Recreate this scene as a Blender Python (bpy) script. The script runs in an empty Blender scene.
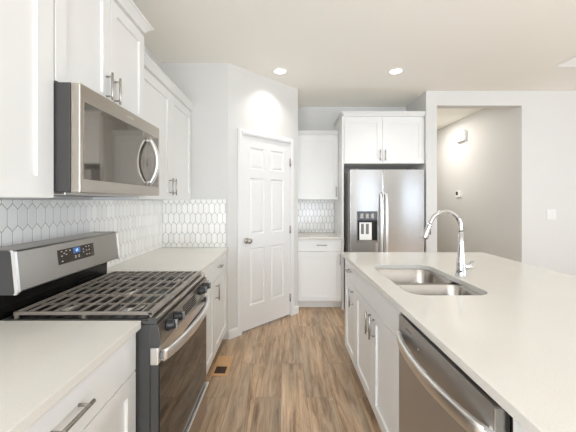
import bpy, bmesh, math, random
from mathutils import Vector, Matrix
random.seed(7)
S = bpy.context.scene
COL = S.collection
PI = math.pi

# ------------------------------------------------------------------ camera, world, lights, exposure
cam_d = bpy.data.cameras.new('camera')
cam = bpy.data.objects.new('camera', cam_d)
COL.objects.link(cam)
cam.location = (0, 0, 1.37)
cam.rotation_euler = (PI / 2, 0, 0)
cam_d.sensor_width = 36
cam_d.lens = 36 * 308 / 576
cam_d.shift_x = 4 / 576
cam_d.shift_y = -15 / 576
cam_d.clip_start = 0.02
S.camera = cam

S.view_settings.view_transform = 'Standard'
S.view_settings.look = 'None'
S.view_settings.gamma = 1
S.view_settings.use_curve_mapping = False
S.view_settings.exposure = -0.26
S.cycles.max_bounces = 14
S.cycles.diffuse_bounces = 9
S.cycles.glossy_bounces = 6
S.cycles.caustics_reflective = False

wd = bpy.data.worlds.new('sky')
S.world = wd
wd.use_nodes = True
wn = wd.node_tree.nodes
wn['Background'].inputs[0].default_value = (0.80, 0.90, 1.0, 1)
wn['Background'].inputs[1].default_value = 1.5


def area(name, loc, rot, sx, sy, power, color=(1, 1, 1)):
    l = bpy.data.lights.new(name, 'AREA')
    l.shape = 'RECTANGLE'
    l.size = sx
    l.size_y = sy
    l.energy = power
    l.color = color
    o = bpy.data.objects.new(name, l)
    o.location = loc
    o.rotation_euler = rot
    COL.objects.link(o)
    return o


CEIL = 2.74
XR = 5.6       # right wall of the great room
YR = -4.4      # wall behind the camera
DAY = (0.875, 0.965, 1.085)
# assumed daylight from unseen glass behind and right, plus added upward and left fill
UP = math.radians(62)
area('daylight_patio', (0.3, YR + 0.16, 1.15), (PI / 2, 0, 0), 2.5, 2.05, 4, DAY)
area('added_ceiling_fill', (0.3, YR + 0.75, 0.75), (PI / 2 + UP, 0, 0), 2.5, 1.2, 235, DAY)  # added upward fill standing inside the room, brightens the ceiling
area('daylight_window', (3.25, YR + 0.16, 1.4), (PI / 2, 0, 0), .8, 1.5, 7, DAY)
area('daylight_window_right', (4.95, YR + 0.16, 1.4), (PI / 2, 0, 0), .8, 1.5, 7, DAY)
area('daylight_side', (XR - 0.16, 0.0, 1.45), (PI / 2, 0, PI / 2), 2.0, 1.5, 105, DAY)
area('added_left_fill', (-1.05, -2.3, 1.45), (PI / 2, 0, -PI / 2), 1.8, 1.4, 140, DAY)  # added to brighten the island fronts; no source known on this side
area('hall_light', (2.35, 5.3, CEIL - 0.03), (0, 0, 0), 0.3, 0.3, 21, (1.0, 0.95, 0.88))
LAMP_W = 3.5   # each recessed ceiling lamp


# ------------------------------------------------------------------ materials
def newmat(name, base, rough=0.5, metal=0.0, spec=0.5, coat=0.0):
    m = bpy.data.materials.new(name)
    m.use_nodes = True
    b = m.node_tree.nodes['Principled BSDF']
    b.inputs['Base Color'].default_value = (*base, 1)
    b.inputs['Roughness'].default_value = rough
    b.inputs['Metallic'].default_value = metal
    b.inputs['Specular IOR Level'].default_value = spec
    b.inputs['Coat Weight'].default_value = coat
    return m


def nd(m, t, **kw):
    n = m.node_tree.nodes.new(t)
    for k, v in kw.items():
        setattr(n, k, v)
    return n


def lk(m, a, b):
    m.node_tree.links.new(a, b)


def srgb(r, g, b):
    f = lambda c: (c / 255 / 12.92) if c / 255 <= 0.04045 else ((c / 255 + 0.055) / 1.055) ** 2.4
    return (f(r), f(g), f(b))


def paint(name, col, rough=0.5, vary=0.02, scale=3.0, bump=0.0, bscale=90, spec=0.4):
    """painted surface with a very slight tone variation and optional texture"""
    m = newmat(name, col, rough, spec=spec)
    b = m.node_tree.nodes['Principled BSDF']
    tc = nd(m, 'ShaderNodeTexCoord')
    nz = nd(m, 'ShaderNodeTexNoise')
    nz.inputs['Scale'].default_value = scale
    nz.inputs['Detail'].default_value = 4
    lk(m, tc.outputs['Object'], nz.inputs['Vector'])
    mx = nd(m, 'ShaderNodeMix', data_type='RGBA')
    mx.inputs[6].default_value = (*[c * (1 - vary) for c in col], 1)
    mx.inputs[7].default_value = (*[min(1, c * (1 + vary)) for c in col], 1)
    lk(m, nz.outputs['Fac'], mx.inputs[0])
    lk(m, mx.outputs[2], b.inputs['Base Color'])
    if bump:
        n2 = nd(m, 'ShaderNodeTexNoise')
        n2.inputs['Scale'].default_value = bscale
        n2.inputs['Detail'].default_value = 3
        lk(m, tc.outputs['Object'], n2.inputs['Vector'])
        bp = nd(m, 'ShaderNodeBump')
        bp.inputs['Strength'].default_value = bump
        bp.inputs['Distance'].default_value = 0.004
        lk(m, n2.outputs['Fac'], bp.inputs['Height'])
        lk(m, bp.outputs['Normal'], b.inputs['Normal'])
    return m


def steel(name, col, rough=0.28, grain=(1, 1, 60), var=0.10, aniso=0.0):
    m = newmat(name, col, rough, metal=1.0)
    b = m.node_tree.nodes['Principled BSDF']
    tc = nd(m, 'ShaderNodeTexCoord')
    mp = nd(m, 'ShaderNodeMapping')
    mp.inputs['Scale'].default_value = grain
    nz = nd(m, 'ShaderNodeTexNoise')
    nz.inputs['Scale'].default_value = 8
    nz.inputs['Detail'].default_value = 5
    lk(m, tc.outputs['Object'], mp.inputs['Vector'])
    lk(m, mp.outputs['Vector'], nz.inputs['Vector'])
    mr = nd(m, 'ShaderNodeMapRange')
    mr.inputs['To Min'].default_value = max(0.03, rough - var * 0.6)
    mr.inputs['To Max'].default_value = rough + var * 0.6
    lk(m, nz.outputs['Fac'], mr.inputs['Value'])
    lk(m, mr.outputs['Result'], b.inputs['Roughness'])
    mx = nd(m, 'ShaderNodeMix', data_type='RGBA')
    mx.inputs[6].default_value = (*[c * 0.985 for c in col], 1)
    mx.inputs[7].default_value = (*[min(1, c * 1.015) for c in col], 1)
    lk(m, nz.outputs['Fac'], mx.inputs[0])
    lk(m, mx.outputs[2], b.inputs['Base Color'])
    b.inputs['Anisotropic'].default_value = aniso
    return m


M = {}
M['wall'] = paint('wall_paint', srgb(214, 213, 210), 0.6, 0.012, 1.5, 0.06, 120, 0.3)
M['ceil'] = paint('ceiling_paint', srgb(246, 244, 237), 0.75, 0.015, 1.2, 0.12, 70, 0.2)
M['trim'] = paint('trim_paint', srgb(229, 229, 228), 0.32, 0.008, 4, spec=0.45)
M['cab'] = paint('cabinet_paint', srgb(230, 230, 228), 0.30, 0.008, 4, spec=0.45)
M['toe'] = paint('toe_kick_paint', srgb(225, 223, 219), 0.45, 0.02, 6)
M['dark'] = paint('dark_interior', (0.012, 0.012, 0.012), 0.7, 0.1, 8)
M['steel'] = steel('brushed_steel', (0.37, 0.345, 0.31), 0.30, (1, 1, 30), 0.01)
M['steel_y'] = steel('brushed_steel_appliance', (0.50, 0.455, 0.40), 0.30, (1, 1, 60), 0.10)
M['steel_d'] = steel('dishwasher_steel', (0.52, 0.51, 0.50), 0.42, (1, 1, 60), 0.05)
M['steel_p'] = steel('dark_stainless', (0.34, 0.305, 0.26), 0.32, (1, 60, 1), 0.05)
M['steel_v'] = steel('brushed_steel_vertical', (0.56, 0.56, 0.56), 0.17, (50, 50, 1), 0.10)
def aniso(m, v, amt=0.8):
    b = m.node_tree.nodes['Principled BSDF']
    c = nd(m, 'ShaderNodeCombineXYZ')
    for k in range(3):
        c.inputs[k].default_value = v[k]
    lk(m, c.outputs[0], b.inputs['Tangent'])
    b.inputs['Anisotropic'].default_value = amt


aniso(M['steel_v'], (0, 0, 1), 0.85)
M['steel_edge'] = steel('bright_steel', (0.86, 0.85, 0.83), 0.3, (1, 1, 30), 0.06)
M['nickel'] = steel('brushed_nickel', (0.40, 0.375, 0.345), 0.28, (1, 60, 1), 0.08)
M['sink'] = steel('sink_steel', (0.42, 0.395, 0.365), 0.24, (30, 1, 30), 0.08)
M['chrome'] = steel('chrome', (0.64, 0.64, 0.64), 0.05, (1, 1, 1), 0.03)
M['grey'] = paint('grey_side_panel', (0.058, 0.057, 0.055), 0.42, 0.06, 14)
M['midgrey'] = paint('grey_plastic', (0.20, 0.20, 0.20), 0.4, 0.06, 14)
M['black'] = paint('black_enamel', (0.009, 0.008, 0.007), 0.2, 0.1, 10, spec=0.3)
M['blackm'] = paint('black_plastic', (0.018, 0.018, 0.019), 0.3, 0.1, 10)
M['iron'] = paint('cast_iron', (0.23, 0.20, 0.17), 0.30, 0.15, 60, 0.10, 300, 0.8)
M['cap'] = paint('burner_cap', (0.02, 0.019, 0.018), 0.3, 0.1, 30)
M['alu'] = steel('burner_aluminium', (0.72, 0.70, 0.67), 0.35, (1, 1, 1), 0.1)
M['glass'] = paint('dark_oven_glass', (0.016, 0.013, 0.011), 0.04, 0.05, 5, spec=0.9)
M['mwglass'] = paint('tinted_microwave_glass', (0.05, 0.043, 0.036), 0.05, 0.05, 5, spec=1.0)
M['mwglass'].node_tree.nodes['Principled BSDF'].inputs['Specular Tint'].default_value = (1.0, 0.93, 0.84, 1)
M['mwglass'].node_tree.nodes['Principled BSDF'].inputs['IOR'].default_value = 2.05
M['panel'] = paint('control_panel_brown', (0.045, 0.032, 0.024), 0.2, 0.08, 20)
M['mark'] = paint('printed_marks', (0.62, 0.58, 0.52), 0.5, 0.05, 30)
M['fridge_side'] = paint('fridge_side_grey', (0.62, 0.60, 0.57), 0.4, 0.05, 14)
M['plastic'] = paint('white_plastic', srgb(247, 247, 245), 0.35, 0.01, 8)
M['vent_wood'] = paint('pale_oak', srgb(205, 165, 120), 0.45, 0.12, 30)
M['switch'] = paint('switch_plastic', srgb(226, 226, 223), 0.4, 0.01, 8)
M['grout'] = paint('grout', srgb(112, 109, 105), 0.8, 0.05, 50)
M['rubber'] = paint('grey_rubber', (0.05, 0.05, 0.05), 0.6, 0.05, 20)


def emit(name, col, s):
    m = newmat(name, col, 0.4)
    b = m.node_tree.nodes['Principled BSDF']
    b.inputs['Emission Color'].default_value = (*col, 1)
    b.inputs['Emission Strength'].default_value = s
    return m


M['lamp'] = emit('lamp_lens', (1.0, 0.97, 0.93), 4.0)
M['lcd'] = emit('lit_display', (0.04, 0.13, 0.36), 0.35)
M['digit'] = emit('lit_digits', (0.75, 0.88, 1.0), 1.4)


def m_tile():
    m = newmat('glazed_tile', srgb(246, 245, 242), 0.18, spec=0.55)
    b = m.node_tree.nodes['Principled BSDF']
    g = nd(m, 'ShaderNodeNewGeometry')
    mx = nd(m, 'ShaderNodeMix', data_type='RGBA')
    mx.inputs[6].default_value = (*srgb(240, 239, 236), 1)
    mx.inputs[7].default_value = (*srgb(250, 249, 246), 1)
    lk(m, g.outputs['Random Per Island'], mx.inputs[0])
    lk(m, mx.outputs[2], b.inputs['Base Color'])
    return m


M['tile'] = m_tile()


def m_quartz():
    m = newmat('quartz', srgb(218, 214, 206), 0.14, spec=0.5)
    b = m.node_tree.nodes['Principled BSDF']
    tc = nd(m, 'ShaderNodeTexCoord')
    n1 = nd(m, 'ShaderNodeTexNoise')
    n1.inputs['Scale'].default_value = 300
    n1.inputs['Detail'].default_value = 2
    n2 = nd(m, 'ShaderNodeTexNoise')
    n2.inputs['Scale'].default_value = 2.2
    n2.inputs['Detail'].default_value = 6
    n2.inputs['Distortion'].default_value = 1.5
    lk(m, tc.outputs['Object'], n1.inputs['Vector'])
    lk(m, tc.outputs['Object'], n2.inputs['Vector'])
    r1 = nd(m, 'ShaderNodeValToRGB')
    r1.color_ramp.elements[0].position = 0.30
    r1.color_ramp.elements[0].color = (*srgb(209, 205, 197), 1)
    r1.color_ramp.elements[1].position = 0.44
    r1.color_ramp.elements[1].color = (*srgb(220, 217, 210), 1)
    lk(m, n1.outputs['Fac'], r1.inputs['Fac'])
    r2 = nd(m, 'ShaderNodeValToRGB')
    r2.color_ramp.elements[0].position = 0.42
    r2.color_ramp.elements[0].color = (0.985, 0.982, 0.975, 1)
    r2.color_ramp.elements[1].position = 0.62
    r2.color_ramp.elements[1].color = (1, 1, 1, 1)
    lk(m, n2.outputs['Fac'], r2.inputs['Fac'])
    mx = nd(m, 'ShaderNodeMix', data_type='RGBA', blend_type='MULTIPLY')
    mx.inputs[0].default_value = 1
    lk(m, r1.outputs['Color'], mx.inputs[6])
    lk(m, r2.outputs['Color'], mx.inputs[7])
    lk(m, mx.outputs[2], b.inputs['Base Color'])
    return m


M['quartz'] = m_quartz()


def m_floor():
    m = newmat('vinyl_planks', srgb(130, 104, 82), 0.38, spec=0.35)
    b = m.node_tree.nodes['Principled BSDF']
    tc = nd(m, 'ShaderNodeTexCoord')
    mp = nd(m, 'ShaderNodeMapping')
    mp.inputs['Rotation'].default_value = (0, 0, PI / 2)
    mp.inputs['Location'].default_value = (0.35, 0.055, 0)
    br = nd(m, 'ShaderNodeTexBrick')
    br.offset = 0.37
    br.inputs['Scale'].default_value = 1
    br.inputs['Brick Width'].default_value = 1.22
    br.inputs['Row Height'].default_value = 0.18
    br.inputs['Mortar Size'].default_value = 0.0010
    br.inputs['Mortar Smooth'].default_value = 0.3
    br.inputs['Bias'].default_value = 0.0
    br.inputs['Color1'].default_value = (0, 0, 0, 1)
    br.inputs['Color2'].default_value = (1, 1, 1, 1)
    br.inputs['Mortar'].default_value = (0.35, 0.35, 0.35, 1)
    lk(m, tc.outputs['Object'], mp.inputs['Vector'])
    lk(m, mp.outputs['Vector'], br.inputs['Vector'])
    # per-plank shift so that the grain breaks at each plank
    sh = nd(m, 'ShaderNodeVectorMath', operation='SCALE')
    sh.inputs['Scale'].default_value = 9.0
    lk(m, br.outputs['Color'], sh.inputs[0])
    ad = nd(m, 'ShaderNodeVectorMath', operation='ADD')
    lk(m, tc.outputs['Object'], ad.inputs[0])
    lk(m, sh.outputs[0], ad.inputs[1])
    mg = nd(m, 'ShaderNodeMapping')
    mg.inputs['Scale'].default_value = (15, 1.15, 1)
    lk(m, ad.outputs[0], mg.inputs['Vector'])
    n1 = nd(m, 'ShaderNodeTexNoise')
    n1.inputs['Scale'].default_value = 1.6
    n1.inputs['Detail'].default_value = 12
    n1.inputs['Roughness'].default_value = 0.74
    n1.inputs['Distortion'].default_value = 0.7
    lk(m, mg.outputs[0], n1.inputs['Vector'])
    rp = nd(m, 'ShaderNodeValToRGB')
    e = rp.color_ramp.elements
    e[0].position = 0.32
    e[0].color = (*srgb(114, 92, 73), 1)
    e[1].position = 0.70
    e[1].color = (*srgb(214, 191, 164), 1)
    e2 = rp.color_ramp.elements.new(0.5)
    e2.color = (*srgb(181, 156, 129), 1)
    lk(m, n1.outputs['Fac'], rp.inputs['Fac'])
    # broad tone patches, warm / grey
    mb = nd(m, 'ShaderNodeMapping')
    mb.inputs['Scale'].default_value = (5, 0.9, 1)
    lk(m, ad.outputs[0], mb.inputs['Vector'])
    n2 = nd(m, 'ShaderNodeTexNoise')
    n2.inputs['Scale'].default_value = 1.5
    n2.inputs['Detail'].default_value = 3
    lk(m, mb.outputs[0], n2.inputs['Vector'])
    rp2 = nd(m, 'ShaderNodeValToRGB')
    e = rp2.color_ramp.elements
    e[0].position = 0.35
    e[0].color = (0.84, 0.87, 0.90, 1)
    e[1].position = 0.65
    e[1].color = (1.12, 1.06, 1.0, 1)
    lk(m, n2.outputs['Fac'], rp2.inputs['Fac'])
    mu = nd(m, 'ShaderNodeMix', data_type='RGBA', blend_type='MULTIPLY')
    mu.inputs[0].default_value = 1
    lk(m, rp.outputs['Color'], mu.inputs[6])
    lk(m, rp2.outputs['Color'], mu.inputs[7])
    # plank tone
    rp3 = nd(m, 'ShaderNodeValToRGB')
    e = rp3.color_ramp.elements
    e[0].color = (0.86, 0.86, 0.86, 1)
    e[1].color = (1.10, 1.10, 1.10, 1)
    lk(m, br.outputs['Color'], rp3.inputs['Fac'])
    mu2 = nd(m, 'ShaderNodeMix', data_type='RGBA', blend_type='MULTIPLY')
    mu2.inputs[0].default_value = 1
    lk(m, mu.outputs[2], mu2.inputs[6])
    lk(m, rp3.outputs['Color'], mu2.inputs[7])
    sm = nd(m, 'ShaderNodeMix', data_type='RGBA')
    sm.inputs[7].default_value = (*srgb(120, 98, 78), 1)
    lk(m, mu2.outputs[2], sm.inputs[6])
    lk(m, br.outputs['Fac'], sm.inputs[0])
    lk(m, sm.outputs[2], b.inputs['Base Color'])
    bp = nd(m, 'ShaderNodeBump')
    bp.inputs['Strength'].default_value = 0.15
    bp.inputs['Distance'].default_value = 0.002
    lk(m, n1.outputs['Fac'], bp.inputs['Height'])
    lk(m, bp.outputs['Normal'], b.inputs['Normal'])
    return m


M['floor'] = m_floor()


def m_pane():
    m = newmat('window_glass', (1, 1, 1), 0.02)
    nt = m.node_tree
    out = nt.nodes['Material Output']
    tr = nd(m, 'ShaderNodeBsdfTransparent')
    gl = nd(m, 'ShaderNodeBsdfGlossy')
    gl.inputs['Roughness'].default_value = 0.02
    ms = nd(m, 'ShaderNodeMixShader')
    ms.inputs[0].default_value = 0.07
    lk(m, tr.outputs[0], ms.inputs[1])
    lk(m, gl.outputs[0], ms.inputs[2])
    lk(m, ms.outputs[0], out.inputs['Surface'])
    return m


M['pane'] = m_pane()

# ------------------------------------------------------------------ mesh helpers
WORLD = {}   # object -> world origin


def BM():
    return bmesh.new()


class Frame:
    """local axes: u along the front, v out of the front, z up"""
    def __init__(self, o, u, v):
        self.o, self.u, self.v = Vector(o), Vector(u).normalized(), Vector(v).normalized()

    def p(self, u, v, z):
        return self.o + self.u * u + self.v * v + Vector((0, 0, z))


ID = Frame((0, 0, 0), (1, 0, 0), (0, 1, 0))


def chamfer_box(bm, x0, x1, y0, y1, z0, z1, b=0.0, F=ID):
    x0, x1 = min(x0, x1), max(x0, x1)
    y0, y1 = min(y0, y1), max(y0, y1)
    z0, z1 = min(z0, z1), max(z0, z1)
    if b <= 0:
        v = [bm.verts.new(F.p(x, y, z)) for x in (x0, x1) for y in (y0, y1) for z in (z0, z1)]
        for f in ((0, 1, 3, 2), (4, 6, 7, 5), (0, 4, 5, 1), (2, 3, 7, 6), (0, 2, 6, 4), (1, 5, 7, 3)):
            bm.faces.new([v[i] for i in f])
        return
    b = min(b, (x1 - x0) * .45, (y1 - y0) * .45, (z1 - z0) * .45)
    t = bmesh.new()
    v = [t.verts.new((x, y, z)) for x in (x0, x1) for y in (y0, y1) for z in (z0, z1)]
    for f in ((0, 1, 3, 2), (4, 6, 7, 5), (0, 4, 5, 1), (2, 3, 7, 6), (0, 2, 6, 4), (1, 5, 7, 3)):
        t.faces.new([v[i] for i in f])
    bmesh.ops.bevel(t, geom=t.edges[:], offset=b, segments=2, profile=0.6, affect='EDGES')
    mp = {}
    for q in t.verts:
        mp[q.index if False else q] = bm.verts.new(F.p(*q.co))
    for f in t.faces:
        bm.faces.new([mp[q] for q in f.verts])
    t.free()


box = chamfer_box


def ring_frame(d):
    d = d.normalized()
    a = Vector((0, 0, 1)) if abs(d.z) < 0.9 else Vector((1, 0, 0))
    e1 = d.cross(a).normalized()
    e2 = d.cross(e1).normalized()
    return e1, e2


def tube(bm, pts, r, n=12, cap=True):
    """round tube through world points, r constant or a list"""
    pts = [Vector(p) for p in pts]
    rs = r if isinstance(r, (list, tuple)) else [r] * len(pts)
    prev = None
    e1 = None
    rings = []
    for i, p in enumerate(pts):
        if i == 0:
            d = pts[1] - p
        elif i == len(pts) - 1:
            d = p - pts[i - 1]
        else:
            d = (pts[i + 1] - p).normalized() + (p - pts[i - 1]).normalized()
        d = d.normalized()
        if e1 is None:
            e1, e2 = ring_frame(d)
        else:
            e1 = (e1 - d * e1.dot(d)).normalized()
            e2 = d.cross(e1).normalized()
        rings.append([bm.verts.new(p + (e1 * math.cos(2 * PI * k / n) + e2 * math.sin(2 * PI * k / n)) * rs[i])
                      for k in range(n)])
    for a, b in zip(rings, rings[1:]):
        for k in range(n):
            f = bm.faces.new((a[k], a[(k + 1) % n], b[(k + 1) % n], b[k]))
            f.smooth = True
    if cap:
        bm.faces.new(rings[0])
        bm.faces.new(rings[-1])


def cyl(bm, p, q, r, r2=None, n=24, bev=0.0):
    """capped cylinder / cone with softened rims"""
    p, q = Vector(p), Vector(q)
    r2 = r if r2 is None else r2
    d = (q - p).normalized()
    if bev > 0:
        tube(bm, [p, p + d * 1e-5, p + d * bev, q - d * bev, q - d * 1e-5, q],
             [max(r - bev, 1e-4), max(r - bev, 1e-4), r, r2, max(r2 - bev, 1e-4), max(r2 - bev, 1e-4)], n)
    else:
        tube(bm, [p, q], [r, r2], n)


def lathe(bm, c, axis, prof, n=28):
    """prof: list of (distance along the axis, radius)"""
    c, d = Vector(c), Vector(axis).normalized()
    e1, e2 = ring_frame(d)
    rings = []
    for t, r in prof:
        rings.append([bm.verts.new(c + d * t + (e1 * math.cos(2 * PI * k / n) + e2 * math.sin(2 * PI * k / n)) * max(r, 1e-4))
                      for k in range(n)])
    for a, b in zip(rings, rings[1:]):
        for k in range(n):
            f = bm.faces.new((a[k], a[(k + 1) % n], b[(k + 1) % n], b[k]))
            f.smooth = True
    bm.faces.new(rings[0])
    bm.faces.new(rings[-1])


def prism(bm, poly, h0, h1, axis='y', F=ID):
    """poly of 2D points extruded along an axis: 'y' -> (x,z) profile, 'x' -> (y,z), 'z' -> (x,y)"""
    def P(a, b, h):
        return {'y': F.p(a, h, b), 'x': F.p(h, a, b), 'z': F.p(a, b, h)}[axis]
    A = [bm.verts.new(P(a, b, h0)) for a, b in poly]
    B = [bm.verts.new(P(a, b, h1)) for a, b in poly]
    n = len(poly)
    bm.faces.new(A)
    bm.faces.new(B)
    for k in range(n):
        bm.faces.new((A[k], A[(k + 1) % n], B[(k + 1) % n], B[k]))


def strip(bm, pts, w, t, side, n=None):
    """flat bar of width w (along side) and thickness t swept along points"""
    pts = [Vector(p) for p in pts]
    side = Vector(side).normalized()
    NS = 16
    rings = []
    for i, p in enumerate(pts):
        d = pts[min(i + 1, len(pts) - 1)] - pts[max(i - 1, 0)]
        nrm = d.normalized().cross(side).normalized()
        loop = []
        for q in range(NS):
            an = 2 * PI * (q + .5) / NS
            ca, sa = math.cos(an), math.sin(an)
            a = w / 2 * math.copysign(abs(ca) ** .5, ca)
            b = t / 2 * math.copysign(abs(sa) ** .6, sa)
            loop.append(bm.verts.new(p + side * a + nrm * b))
        rings.append(loop)
    for a, b in zip(rings, rings[1:]):
        for k in range(NS):
            bm.faces.new((a[k], a[(k + 1) % NS], b[(k + 1) % NS], b[k])).smooth = True
    bm.faces.new(rings[0])
    bm.faces.new(rings[-1])


def rrect(x0, x1, y0, y1, r, n=8):
    out = []
    for cx, cy, a0 in ((x1 - r, y1 - r, 0), (x0 + r, y1 - r, PI / 2), (x0 + r, y0 + r, PI), (x1 - r, y0 + r, 1.5 * PI)):
        for k in range(n + 1):
            a = a0 + PI / 2 * k / n
            out.append((cx + r * math.cos(a), cy + r * math.sin(a)))
    return out


def finish(name, bm, mat, parent=None, smooth=False):
    bmesh.ops.recalc_face_normals(bm, faces=bm.faces[:])
    me = bpy.data.meshes.new(name)
    lo = Vector((min(v.co.x for v in bm.verts), min(v.co.y for v in bm.verts), min(v.co.z for v in bm.verts)))
    hi = Vector((max(v.co.x for v in bm.verts), max(v.co.y for v in bm.verts), max(v.co.z for v in bm.verts)))
    c = (lo + hi) / 2
    if parent is None:
        c.z = lo.z
    for v in bm.verts:
        v.co -= c
    if smooth:
        for f in bm.faces:
            f.smooth = True
    bm.to_mesh(me)
    bm.free()
    me.materials.append(mat)
    o = bpy.data.objects.new(name, me)
    COL.objects.link(o)
    WORLD[o.name] = c
    if parent is not None:
        o.parent = parent
        o.location = c - WORLD[parent.name]
    else:
        o.location = c
    return o


def tag(o, label, cat, group=None):
    o['label'] = label
    o['category'] = cat
    if group:
        o['group'] = group
    return o


def thing(name, label, cat, loc, group=None):
    o = bpy.data.objects.new(name, None)
    o.empty_display_size = 0.05
    o.location = loc
    COL.objects.link(o)
    WORLD[o.name] = Vector(loc)
    return tag(o, label, cat, group)


def struct(name, bm, mat, parent=None):
    o = finish(name, bm, mat, parent)
    if parent is None:
        o['kind'] = 'structure'
    return o


def bx(name, mat, parent, *a, b=0.0, F=ID):
    bm = BM()
    box(bm, *a, b=b, F=F)
    return finish(name, bm, mat, parent)


# ------------------------------------------------------------------ setting
XL = -1.21          # left wall surface
YP = 3.05           # pantry wall facing the camera
P0 = Vector((-0.555, 3.05, 0))
P1 = Vector((0.17, 3.775, 0))
YB = 4.49           # back wall
YW = 3.84           # right wall facing the camera
XA = 1.772          # fridge alcove right side
HX0, HX1 = 1.908, 2.965   # hallway opening
HT = 2.56

bm = BM(); box(bm, XL - .12, XR + .12, YR - .12, 8.12, -0.1, 0); struct('floor', bm, M['floor'])
bm = BM(); box(bm, XL - .12, XR + .12, YR - .12, 8.12, CEIL, CEIL + .1); struct('ceiling', bm, M['ceil'])
bm = BM()
for y0, y1, z0, z1 in ((YR, -3.2, 0, CEIL), (-3.2, -1.4, 2.2, CEIL), (-3.2, -1.4, 0, 0.75), (-1.4, 8.12, 0, CEIL)):
    box(bm, XL - .12, XL, y0, y1, z0, z1)
struct('wall_left', bm, M['wall'])
bm = BM(); box(bm, XL, P0.x - .002, YP, YP + .12, 0, CEIL); struct('wall_pantry', bm, M['wall'])
bm = BM(); box(bm, P1.x - .12, P1.x, P1.y + 0.003, YB, 0, CEIL); struct('wall_pantry_side', bm, M['wall'])
bm = BM(); box(bm, P1.x - .12, XA, YB, YB + .12, 0, CEIL); struct('wall_back', bm, M['wall'])
bm = BM(); box(bm, XA, HX0, YW, 8.0, 0, CEIL); struct('wall_hall_left', bm, M['wall'])
bm = BM(); box(bm, HX1, XR, YW, YW + .12, 0, CEIL); struct('wall_right', bm, M['wall'])
bm = BM(); box(bm, HX0, HX1, YW, YW + .12, HT, CEIL); struct('wall_over_opening', bm, M['wall'])
bm = BM(); box(bm, HX1, HX1 + .12, YW + .12, 8.0, 0, CEIL); struct('wall_hall_right', bm, M['wall'])
bm = BM(); box(bm, XA, HX1 + .12, 8.0, 8.12, 0, CEIL); struct('wall_hall_end', bm, M['wall'])
# wall behind the camera: patio door and a window
bm = BM()
for x0, x1, z0, z1 in ((XL - .12, -0.95, 0, CEIL), (-0.95, 1.55, 2.2, CEIL), (1.55, 2.8, 0, CEIL),
                       (2.8, 3.7, 2.2, CEIL), (2.8, 3.7, 0, 0.6), (3.7, 4.5, 0, CEIL), (4.5, 5.4, 2.2, CEIL), (4.5, 5.4, 0, 0.6), (5.4, XR + .12, 0, CEIL)):
    box(bm, x0, x1, YR - .12, YR, z0, z1)
struct('wall_rear', bm, M['wall'])
bm = BM()
for y0, y1, z0, z1 in ((YR, -1.0, 0, CEIL), (-1.0, 1.0, 2.2, CEIL), (-1.0, 1.0, 0, 0.7), (1.0, 8.12, 0, CEIL)):
    box(bm, XR, XR + .12, y0, y1, z0, z1)
struct('wall_great_room', bm, M['wall'])


def window(name, F, w, z0, z1, mull):
    bm = BM()
    for a in ((0, .05, -.08, -.02, z0, z1), (w - .05, w, -.08, -.02, z0, z1),
              (.05, w - .05, -.08, -.02, z0, z0 + .05), (.05, w - .05, -.08, -.02, z1 - .05, z1)):
        box(bm, *a, F=F)
    for k in range(1, mull):
        box(bm, w * k / mull - .03, w * k / mull + .03, -.08, -.02, z0 + .05, z1 - .05, F=F)
    fr = struct(name, bm, M['trim'])
    for k in range(mull):
        bm = BM()
        box(bm, w * k / mull + .05, w * (k + 1) / mull - .05, -.055, -.049, z0 + .05, z1 - .05, F=F)
        finish('pane', bm, M['pane'], fr)


window('door_2', Frame((-0.95, YR, 0), (1, 0, 0), (0, 1, 0)), 2.5, 0.01, 2.2, 2)
window('window_1', Frame((2.8, YR, 0), (1, 0, 0), (0, 1, 0)), .9, 0.6, 2.2, 1)
window('window_4', Frame((4.5, YR, 0), (1, 0, 0), (0, 1, 0)), .9, 0.6, 2.2, 1)
window('window_2', Frame((XR, -1.0, 0), (0, 1, 0), (-1, 0, 0)), 2.0, 0.7, 2.2, 2)

window('added_window_left', Frame((XL, -3.2, 0), (0, 1, 0), (1, 0, 0)), 1.8, 0.75, 2.2, 2)  # unseen window, added as an excuse-free opening for the left fill light

# the angled pantry wall with its doorway
FD = Frame(P0, (1, 1, 0), (1, -1, 0))
LD = (P1 - P0).length
D0, D1 = 0.172, 0.886       # door leaf
DT = 2.052
bm = BM()
box(bm, 0, D0 - .012, -.12, 0, 0, CEIL, F=FD)
box(bm, D1 + .012, LD, -.12, 0, 0, CEIL, F=FD)
box(bm, D0 - .012, D1 + .012, -.12, 0, DT + .012, CEIL, F=FD)
struct('wall_pantry_angled', bm, M['wall'])
# casing
bm = BM()
CW = 0.054
for a, b_ in ((D0 - .006 - CW, D0 - .006), (D1 + .006, D1 + .006 + CW)):
    box(bm, a, b_, 0.0005, .014, 0, DT + .006 + CW, b=.004, F=FD)
    box(bm, a + .012, b_ - .012, .01, .019, 0, DT + .002 + CW, b=.003, F=FD)
box(bm, D0 - .006, D1 + .006, 0.0005, .014, DT + .006, DT + .006 + CW, b=.004, F=FD)
box(bm, D0 - .006, D1 + .006, .01, .019, DT + .018, DT + CW - .006, b=.003, F=FD)
struct('trim_1', bm, M['trim'])
# jamb
bm = BM()
box(bm, D0 - .0115, D0 - .002, -.12, 0.0, 0, DT + .002, F=FD)
box(bm, D1 + .002, D1 + .0115, -.12, 0.0, 0, DT + .002, F=FD)
box(bm, D0 - .0115, D1 + .0115, -.12, 0.0, DT + .002, DT + .0115, F=FD)
struct('trim_2', bm, M['trim'])


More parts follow.
